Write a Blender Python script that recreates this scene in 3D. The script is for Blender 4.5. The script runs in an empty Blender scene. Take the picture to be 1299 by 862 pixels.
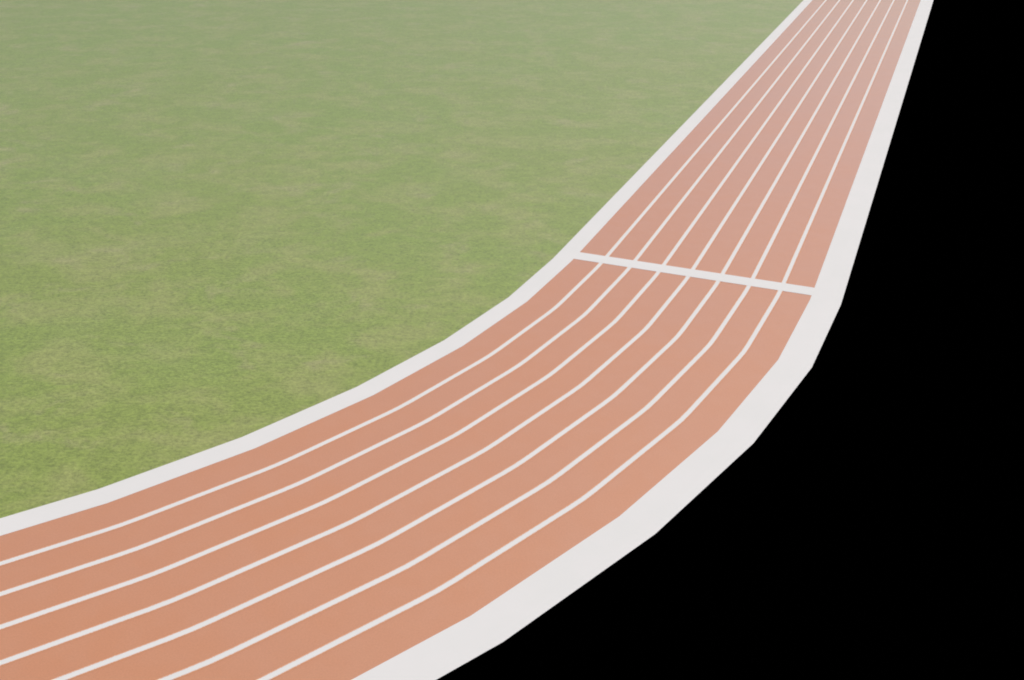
import bpy, bmesh, math
from mathutils import Vector, Matrix

S = bpy.context.scene
COL = S.collection

# ------------------------------------------------------------------ measures (metres)
LANE = 1.22                    # width of one lane
R0 = 39.463                    # inner edge of lane 1 in the bends
N = 28                         # straight facets in each half-circle bend
DT = 0.11169                   # turn per facet (radians), as measured
STRAIGHT = 84.39
W_IN, W_OUT = 0.788, 1.133     # white edging inside and outside the lanes
LINE = 0.165                   # painted lane line
Z_GRASS, Z_LANE, Z_EDGE, Z_LINE, Z_FIN = 0.0, 0.003, 0.006, 0.0062, 0.009

# ------------------------------------------------------------------ node helpers
def mat(name):
    m = bpy.data.materials.new(name); m.use_nodes = True
    nt = m.node_tree
    return m, nt, nt.nodes['Principled BSDF']

def node(nt, kind, **kw):
    n = nt.nodes.new(kind)
    for k, v in kw.items(): setattr(n, k, v)
    return n

def val(nt, sock, v):
    if isinstance(v, (int, float, tuple, list)): sock.default_value = v
    else: nt.links.new(v, sock)

def coords(nt, scale=(1, 1, 1), rot=0.0, loc=(0, 0, 0)):
    t = node(nt, 'ShaderNodeTexCoord'); m = node(nt, 'ShaderNodeMapping')
    m.inputs['Scale'].default_value = scale
    m.inputs['Rotation'].default_value = (0, 0, rot)
    m.inputs['Location'].default_value = loc
    nt.links.new(t.outputs['Object'], m.inputs['Vector'])
    return m.outputs['Vector']

def noise(nt, vec, scale, detail=3.0, rough=0.55, dist=0.0):
    n = node(nt, 'ShaderNodeTexNoise')
    n.inputs['Scale'].default_value = scale
    n.inputs['Detail'].default_value = detail
    n.inputs['Roughness'].default_value = rough
    n.inputs['Distortion'].default_value = dist
    nt.links.new(vec, n.inputs['Vector'])
    return n.outputs['Fac']

def remap(nt, fac, a, b, lo=0.0, hi=1.0):
    n = node(nt, 'ShaderNodeMapRange')
    n.interpolation_type = 'SMOOTHSTEP'
    val(nt, n.inputs['Value'], fac)
    n.inputs['From Min'].default_value = a; n.inputs['From Max'].default_value = b
    n.inputs['To Min'].default_value = lo; n.inputs['To Max'].default_value = hi
    return n.outputs['Result']

def mix(nt, fac, a, b, blend='MIX'):
    n = node(nt, 'ShaderNodeMix', data_type='RGBA', blend_type=blend)
    val(nt, n.inputs['Factor'], fac)
    val(nt, n.inputs[6], a); val(nt, n.inputs[7], b)
    return n.outputs[2]

def math_(nt, op, a, b=0.0):
    n = node(nt, 'ShaderNodeMath', operation=op)
    val(nt, n.inputs[0], a); val(nt, n.inputs[1], b)
    return n.outputs[0]

def bump(nt, bsdf, height, strength, distance):
    b = node(nt, 'ShaderNodeBump')
    b.inputs['Strength'].default_value = strength
    b.inputs['Distance'].default_value = distance
    nt.links.new(height, b.inputs['Height'])
    nt.links.new(b.outputs['Normal'], bsdf.inputs['Normal'])

def rgb(r, g, b): return (r, g, b, 1.0)

# ------------------------------------------------------------------ materials
def grain(nt, loc=(0, 0, 0)):
    """coordinates drawn out along the mowing grain"""
    t = node(nt, 'ShaderNodeTexCoord'); m = node(nt, 'ShaderNodeMapping', vector_type='TEXTURE')
    m.inputs['Scale'].default_value = (1.2, 0.95, 1)
    m.inputs['Rotation'].default_value = (0, 0, math.radians(20))
    m.inputs['Location'].default_value = loc
    nt.links.new(t.outputs['Object'], m.inputs['Vector'])
    return m.outputs['Vector']

def lawn_material():
    m, nt, p = mat('mown_lawn')
    # slow drifts between fresh green, yellow green and worn straw patches
    big = noise(nt, coords(nt, (1, 1, 1), 0.3), 0.07, 3, 0.55, 0.4)
    mid = noise(nt, grain(nt, (7, 3, 0)), 0.42, 5, 0.62, 0.5)
    worn = noise(nt, grain(nt, (31, 12, 0)), 0.42, 6, 0.66, 0.6)
    cool = noise(nt, grain(nt, (-11, 22, 0)), 0.22, 5, 0.6, 0.5)
    tuft = noise(nt, grain(nt), 2.3, 5, 0.72, 0.2)
    fine = noise(nt, grain(nt, (3, 9, 0)), 8.5, 3, 0.7)
    blade = noise(nt, coords(nt, (1, 1, 1), 0.5, (3, 9, 0)), 24.0, 2, 0.6)
    c = mix(nt, remap(nt, big, 0.34, 0.66), GREEN, OLIVE)
    c = mix(nt, remap(nt, mid, 0.42, 0.66, 0, 0.74), c, PALE)
    c = mix(nt, remap(nt, cool, 0.52, 0.72, 0, 0.55), c, COOL)
    c = mix(nt, remap(nt, worn, 0.52, 0.74, 0, 0.58), c, STRAW)
    shade = math_(nt, 'ADD', remap(nt, tuft, 0.30, 0.70, 0.87, 1.13), remap(nt, fine, 0.25, 0.75, -0.26, 0.26))
    shade = math_(nt, 'ADD', shade, remap(nt, blade, 0.25, 0.75, -0.14, 0.14))
    comb = node(nt, 'ShaderNodeCombineColor')
    for i in range(3): nt.links.new(shade, comb.inputs[i])
    c = mix(nt, 1.0, c, comb.outputs[0], 'MULTIPLY')
    nt.links.new(c, p.inputs['Base Color'])
    p.inputs['Roughness'].default_value = GRASS_ROUGH
    p.inputs['Specular IOR Level'].default_value = 0.62
    p.inputs['Sheen Weight'].default_value = GRASS_SHEEN
    p.inputs['Sheen Roughness'].default_value = 0.4
    h = math_(nt, 'ADD', math_(nt, 'MULTIPLY', tuft, 0.6), math_(nt, 'MULTIPLY', fine, 0.4))
    bump(nt, p, h, 0.22, 0.10)
    return m

def rubber_material():
    m, nt, p = mat('orange_rubber')
    v = coords(nt)
    a = noise(nt, v, 0.22, 4, 0.6, 0.4)
    b = noise(nt, coords(nt, (1, 1, 1), 0.7, (5, 5, 0)), 1.4, 4, 0.6)
    g = noise(nt, v, 22.0, 3, 0.7)
    c = mix(nt, remap(nt, a, 0.3, 0.7), RUB_A, RUB_B)
    c = mix(nt, remap(nt, b, 0.35, 0.7, 0, 0.35), c, RUB_C)
    s = remap(nt, g, 0.25, 0.75, 0.95, 1.05)
    comb = node(nt, 'ShaderNodeCombineColor')
    for i in range(3): nt.links.new(s, comb.inputs[i])
    c = mix(nt, 1.0, c, comb.outputs[0], 'MULTIPLY')
    nt.links.new(c, p.inputs['Base Color'])
    p.inputs['Roughness'].default_value = RUB_ROUGH
    p.inputs['Specular IOR Level'].default_value = 1.0
    p.inputs['IOR'].default_value = 1.6
    p.inputs['Sheen Weight'].default_value = RUB_SHEEN
    p.inputs['Sheen Roughness'].default_value = 0.4
    p.inputs['Sheen Tint'].default_value = rgb(1, 0.95, 0.93)
    bump(nt, p, g, 0.15, 0.01)
    return m

def paint_material(worn=False):
    m, nt, p = mat('worn_line_paint' if worn else 'white_line_paint')
    v = coords(nt)
    a = noise(nt, v, 0.5, 4, 0.6)
    g = noise(nt, v, 16.0, 3, 0.7)
    c = mix(nt, remap(nt, a, 0.3, 0.7), WHITE_A, WHITE_B)
    c = mix(nt, remap(nt, g, 0.60, 0.80, 0, 0.10), c, rgb(0.62, 0.56, 0.50))
    if worn:                                   # overspray and wear: rubber grains show through towards the line's edges
        at = node(nt, 'ShaderNodeAttribute', attribute_name='cover')
        sp = noise(nt, coords(nt, (1, 1, 1), 0.4), 60.0, 2, 0.6)
        k = remap(nt, math_(nt, 'ADD', at.outputs['Fac'], math_(nt, 'MULTIPLY', math_(nt, 'SUBTRACT', sp, 0.5), 1.2)), 0.15, 0.85)
        c = mix(nt, k, RUB_A, c)
    nt.links.new(c, p.inputs['Base Color'])
    p.inputs['Roughness'].default_value = 0.7
    p.inputs['Specular IOR Level'].default_value = 0.15
    bump(nt, p, g, 0.10, 0.008)
    return m

def black_material():
    m, nt, p = mat('black_surround')
    n = noise(nt, coords(nt), 0.8, 3)
    c = mix(nt, n, rgb(0, 0, 0), rgb(0.0001, 0.0001, 0.0001))
    nt.links.new(c, p.inputs['Base Color'])
    p.inputs['Roughness'].default_value = 1.0
    p.inputs['Specular IOR Level'].default_value = 0.0
    return m

GREEN = rgb(0.254, 0.332, 0.062)
OLIVE = rgb(0.262, 0.326, 0.063)
PALE  = rgb(0.335, 0.358, 0.108)
COOL  = rgb(0.282, 0.342, 0.086)
STRAW = rgb(0.395, 0.365, 0.170)
GRASS_ROUGH, GRASS_SHEEN = 0.42, 0.15
RUB_A = rgb(0.655, 0.284, 0.130)
RUB_B = rgb(0.640, 0.290, 0.146)
RUB_C = rgb(0.660, 0.312, 0.165)
RUB_ROUGH, RUB_SHEEN = 0.15, 0.0
WHITE_A = rgb(0.760, 0.755, 0.718)
WHITE_B = rgb(0.780, 0.768, 0.734)

LAWN, RUBBER, PAINT, WORN, BLACK = lawn_material(), rubber_material(), paint_material(), paint_material(True), black_material()

# ------------------------------------------------------------------ the oval
def ring(off):
    """Closed polygon of the oval, `off` metres outside the inner edge of lane 1.
    Near bend below y=0, far bend above y=STRAIGHT; radial vertices as in the photo."""
    r = R0 + off
    pts = [(r * math.cos(k * math.pi / N if k > 14 else k * DT), -r * math.sin(k * math.pi / N if k > 14 else k * DT)) for k in range(N + 1)]
    far = [(-r * math.cos(k * math.pi / N), STRAIGHT + r * math.sin(k * math.pi / N)) for k in range(N + 1)]
    return pts + far

def link(name, bm, m, parent=None):
    me = bpy.data.meshes.new(name); bm.normal_update(); bm.to_mesh(me); bm.free()
    me.materials.append(m)
    o = bpy.data.objects.new(name, me); COL.objects.link(o)
    if parent: o.parent = parent
    return o

def band(a, b, z):
    bm = bmesh.new()
    A = [bm.verts.new((x, y, z)) for x, y in ring(a)]
    B = [bm.verts.new((x, y, z)) for x, y in ring(b)]
    n = len(A)
    for i in range(n):
        j = (i + 1) % n
        bm.faces.new((A[i], A[j], B[j], B[i]))
    for f in bm.faces:
        f.normal_update()
        if f.normal.z < 0: f.normal_flip()
    return bm

def eased(pts, cut=0.55):
    """the marking machine eases each corner of the polygon a little"""
    out = []
    n = len(pts)
    for i in range(n):
        a, b, c = (Vector(pts[j % n]) for j in (i - 1, i, i + 1))
        p = b + (a - b).normalized() * cut; q = b + (c - b).normalized() * cut
        out += [p, p * 0.25 + b * 0.5 + q * 0.25, q]
    return out

def line_band(mid, z, core, feather):
    offs = [mid - core / 2 - feather, mid - core / 2, mid + core / 2, mid + core / 2 + feather]
    bm = bmesh.new(); lay = bm.verts.layers.float.new('cover')
    rows = []
    for o, w in zip(offs, (0.0, 1.0, 1.0, 0.0)):
        row = []
        for p in eased(ring(o)):
            v = bm.verts.new((p[0], p[1], z)); v[lay] = w; row.append(v)
        rows.append(row)
    n = len(rows[0])
    for A, B in zip(rows, rows[1:]):
        for i in range(n):
            j = (i + 1) % n
            f = bm.faces.new((A[i], A[j], B[j], B[i])); f.normal_update()
            if f.normal.z < 0: f.normal_flip()
    return bm

# ground: one black sheet out to the horizon
bm = bmesh.new()
q = 3000
bm.faces.new([bm.verts.new(c) for c in ((-q, -q, -0.012), (q, -q, -0.012), (q, q, -0.012), (-q, q, -0.012))])
ground = link('ground', bm, BLACK)
ground['kind'] = 'structure'
ground['label'] = 'pitch black ground lying outside the running track'

# grass infield
bm = bmesh.new()
bm.faces.new([bm.verts.new((x, y, Z_GRASS)) for x, y in ring(-W_IN + 0.10)])
for f in bm.faces:
    f.normal_update()
    if f.normal.z < 0: f.normal_flip()
bmesh.ops.triangulate(bm, faces=bm.faces[:])
grass = link('grass', bm, LAWN)
grass['kind'] = 'stuff'
grass['label'] = 'short green lawn with pale worn patches inside the track bend'

# running track: eight orange lanes, white lines, white edging
track = bpy.data.objects.new('running_track', None); COL.objects.link(track)
track.location = (R0 + 4 * LANE, 0, 0)
track['category'] = 'running track'
track['label'] = 'orange eight lane running track with white lines, curving around the lawn'
inv = Matrix.Translation(-track.location)
def part(name, bm, m, label=None):
    bmesh.ops.transform(bm, matrix=inv, verts=bm.verts)
    o = link(name, bm, m, track)
    if label: o['label'] = label
    return o

for k in range(8):
    part('lane', band(k * LANE, (k + 1) * LANE, Z_LANE), RUBBER)
for k in range(1, 8):
    part('lane_line', line_band(k * LANE, Z_LINE, 0.10, 0.065), WORN)

part('white_edging', band(-W_IN, 0.02, Z_EDGE), PAINT, 'narrow white edging beside the lawn')
part('white_edging', band(8 * LANE - 0.02, 8 * LANE + W_OUT, Z_EDGE), PAINT, 'broad white edging beside the black ground')

bm = bmesh.new()
y0, y1 = 0.31, 1.10
bm.faces.new([bm.verts.new(c) for c in ((R0 - 0.01, y0, Z_FIN), (R0 + 8 * LANE + 0.01, y0 + 0.10, Z_FIN), (R0 + 8 * LANE + 0.01, y1 + 0.10, Z_FIN), (R0 - 0.01, y1, Z_FIN))])
part('finish_line', bm, PAINT, 'white stripe painted across all the lanes')

# ------------------------------------------------------------------ light
SUN_EL, SUN_AZ = math.radians(55), math.radians(26)     # azimuth clockwise from +Y
w = bpy.data.worlds.new('World'); S.world = w; w.use_nodes = True
nt = w.node_tree
bg = nt.nodes['Background']
sky = nt.nodes.new('ShaderNodeTexSky'); sky.sky_type = 'NISHITA'
sky.sun_disc = False
sky.sun_elevation = SUN_EL; sky.sun_rotation = SUN_AZ
sky.air_density = 1.0; sky.dust_density = 3.5; sky.ozone_density = 1.0
nt.links.new(sky.outputs[0], bg.inputs[0])
bg.inputs[1].default_value = 0.11
sl = bpy.data.lights.new('sun', 'SUN'); sl.energy = 2.0; sl.angle = math.radians(0.5); sl.color = (1.0, 0.93, 0.84)
so = bpy.data.objects.new('sun', sl); COL.objects.link(so)
dirv = Vector((math.sin(SUN_AZ) * math.cos(SUN_EL), math.cos(SUN_AZ) * math.cos(SUN_EL), math.sin(SUN_EL)))
so.rotation_euler = dirv.to_track_quat('Z', 'Y').to_euler()
so.location = (0, 0, 60)

# ------------------------------------------------------------------ camera
cd = bpy.data.cameras.new('camera'); cd.sensor_fit = 'HORIZONTAL'; cd.sensor_width = 36.0
cd.lens = 36.0 * 1.0381
cd.clip_start = 0.5; cd.clip_end = 12000
co = bpy.data.objects.new('camera', cd); COL.objects.link(co)
yaw, pit, rol = -0.3805, 0.4690, 0.0077
d = Vector((math.sin(yaw) * math.cos(pit), math.cos(yaw) * math.cos(pit), -math.sin(pit)))
r = Vector((math.cos(yaw), -math.sin(yaw), 0)); u = r.cross(d)
r2 = r * math.cos(rol) + u * math.sin(rol); u2 = -r * math.sin(rol) + u * math.cos(rol)
M = Matrix((r2, u2, -d)).transposed().to_4x4()
M.translation = (52.3897, -38.8045, 17.0167)
co.matrix_world = M
S.camera = co

S.view_settings.view_transform = 'Standard'; S.view_settings.look = 'None'
S.view_settings.exposure = 0.0; S.view_settings.gamma = 1.0
S.view_settings.use_curve_mapping = False
S.render.engine = 'CYCLES'
S.cycles.pixel_filter_type = 'BLACKMAN_HARRIS'; S.cycles.filter_width = 1.9
S.cycles.max_bounces = 6
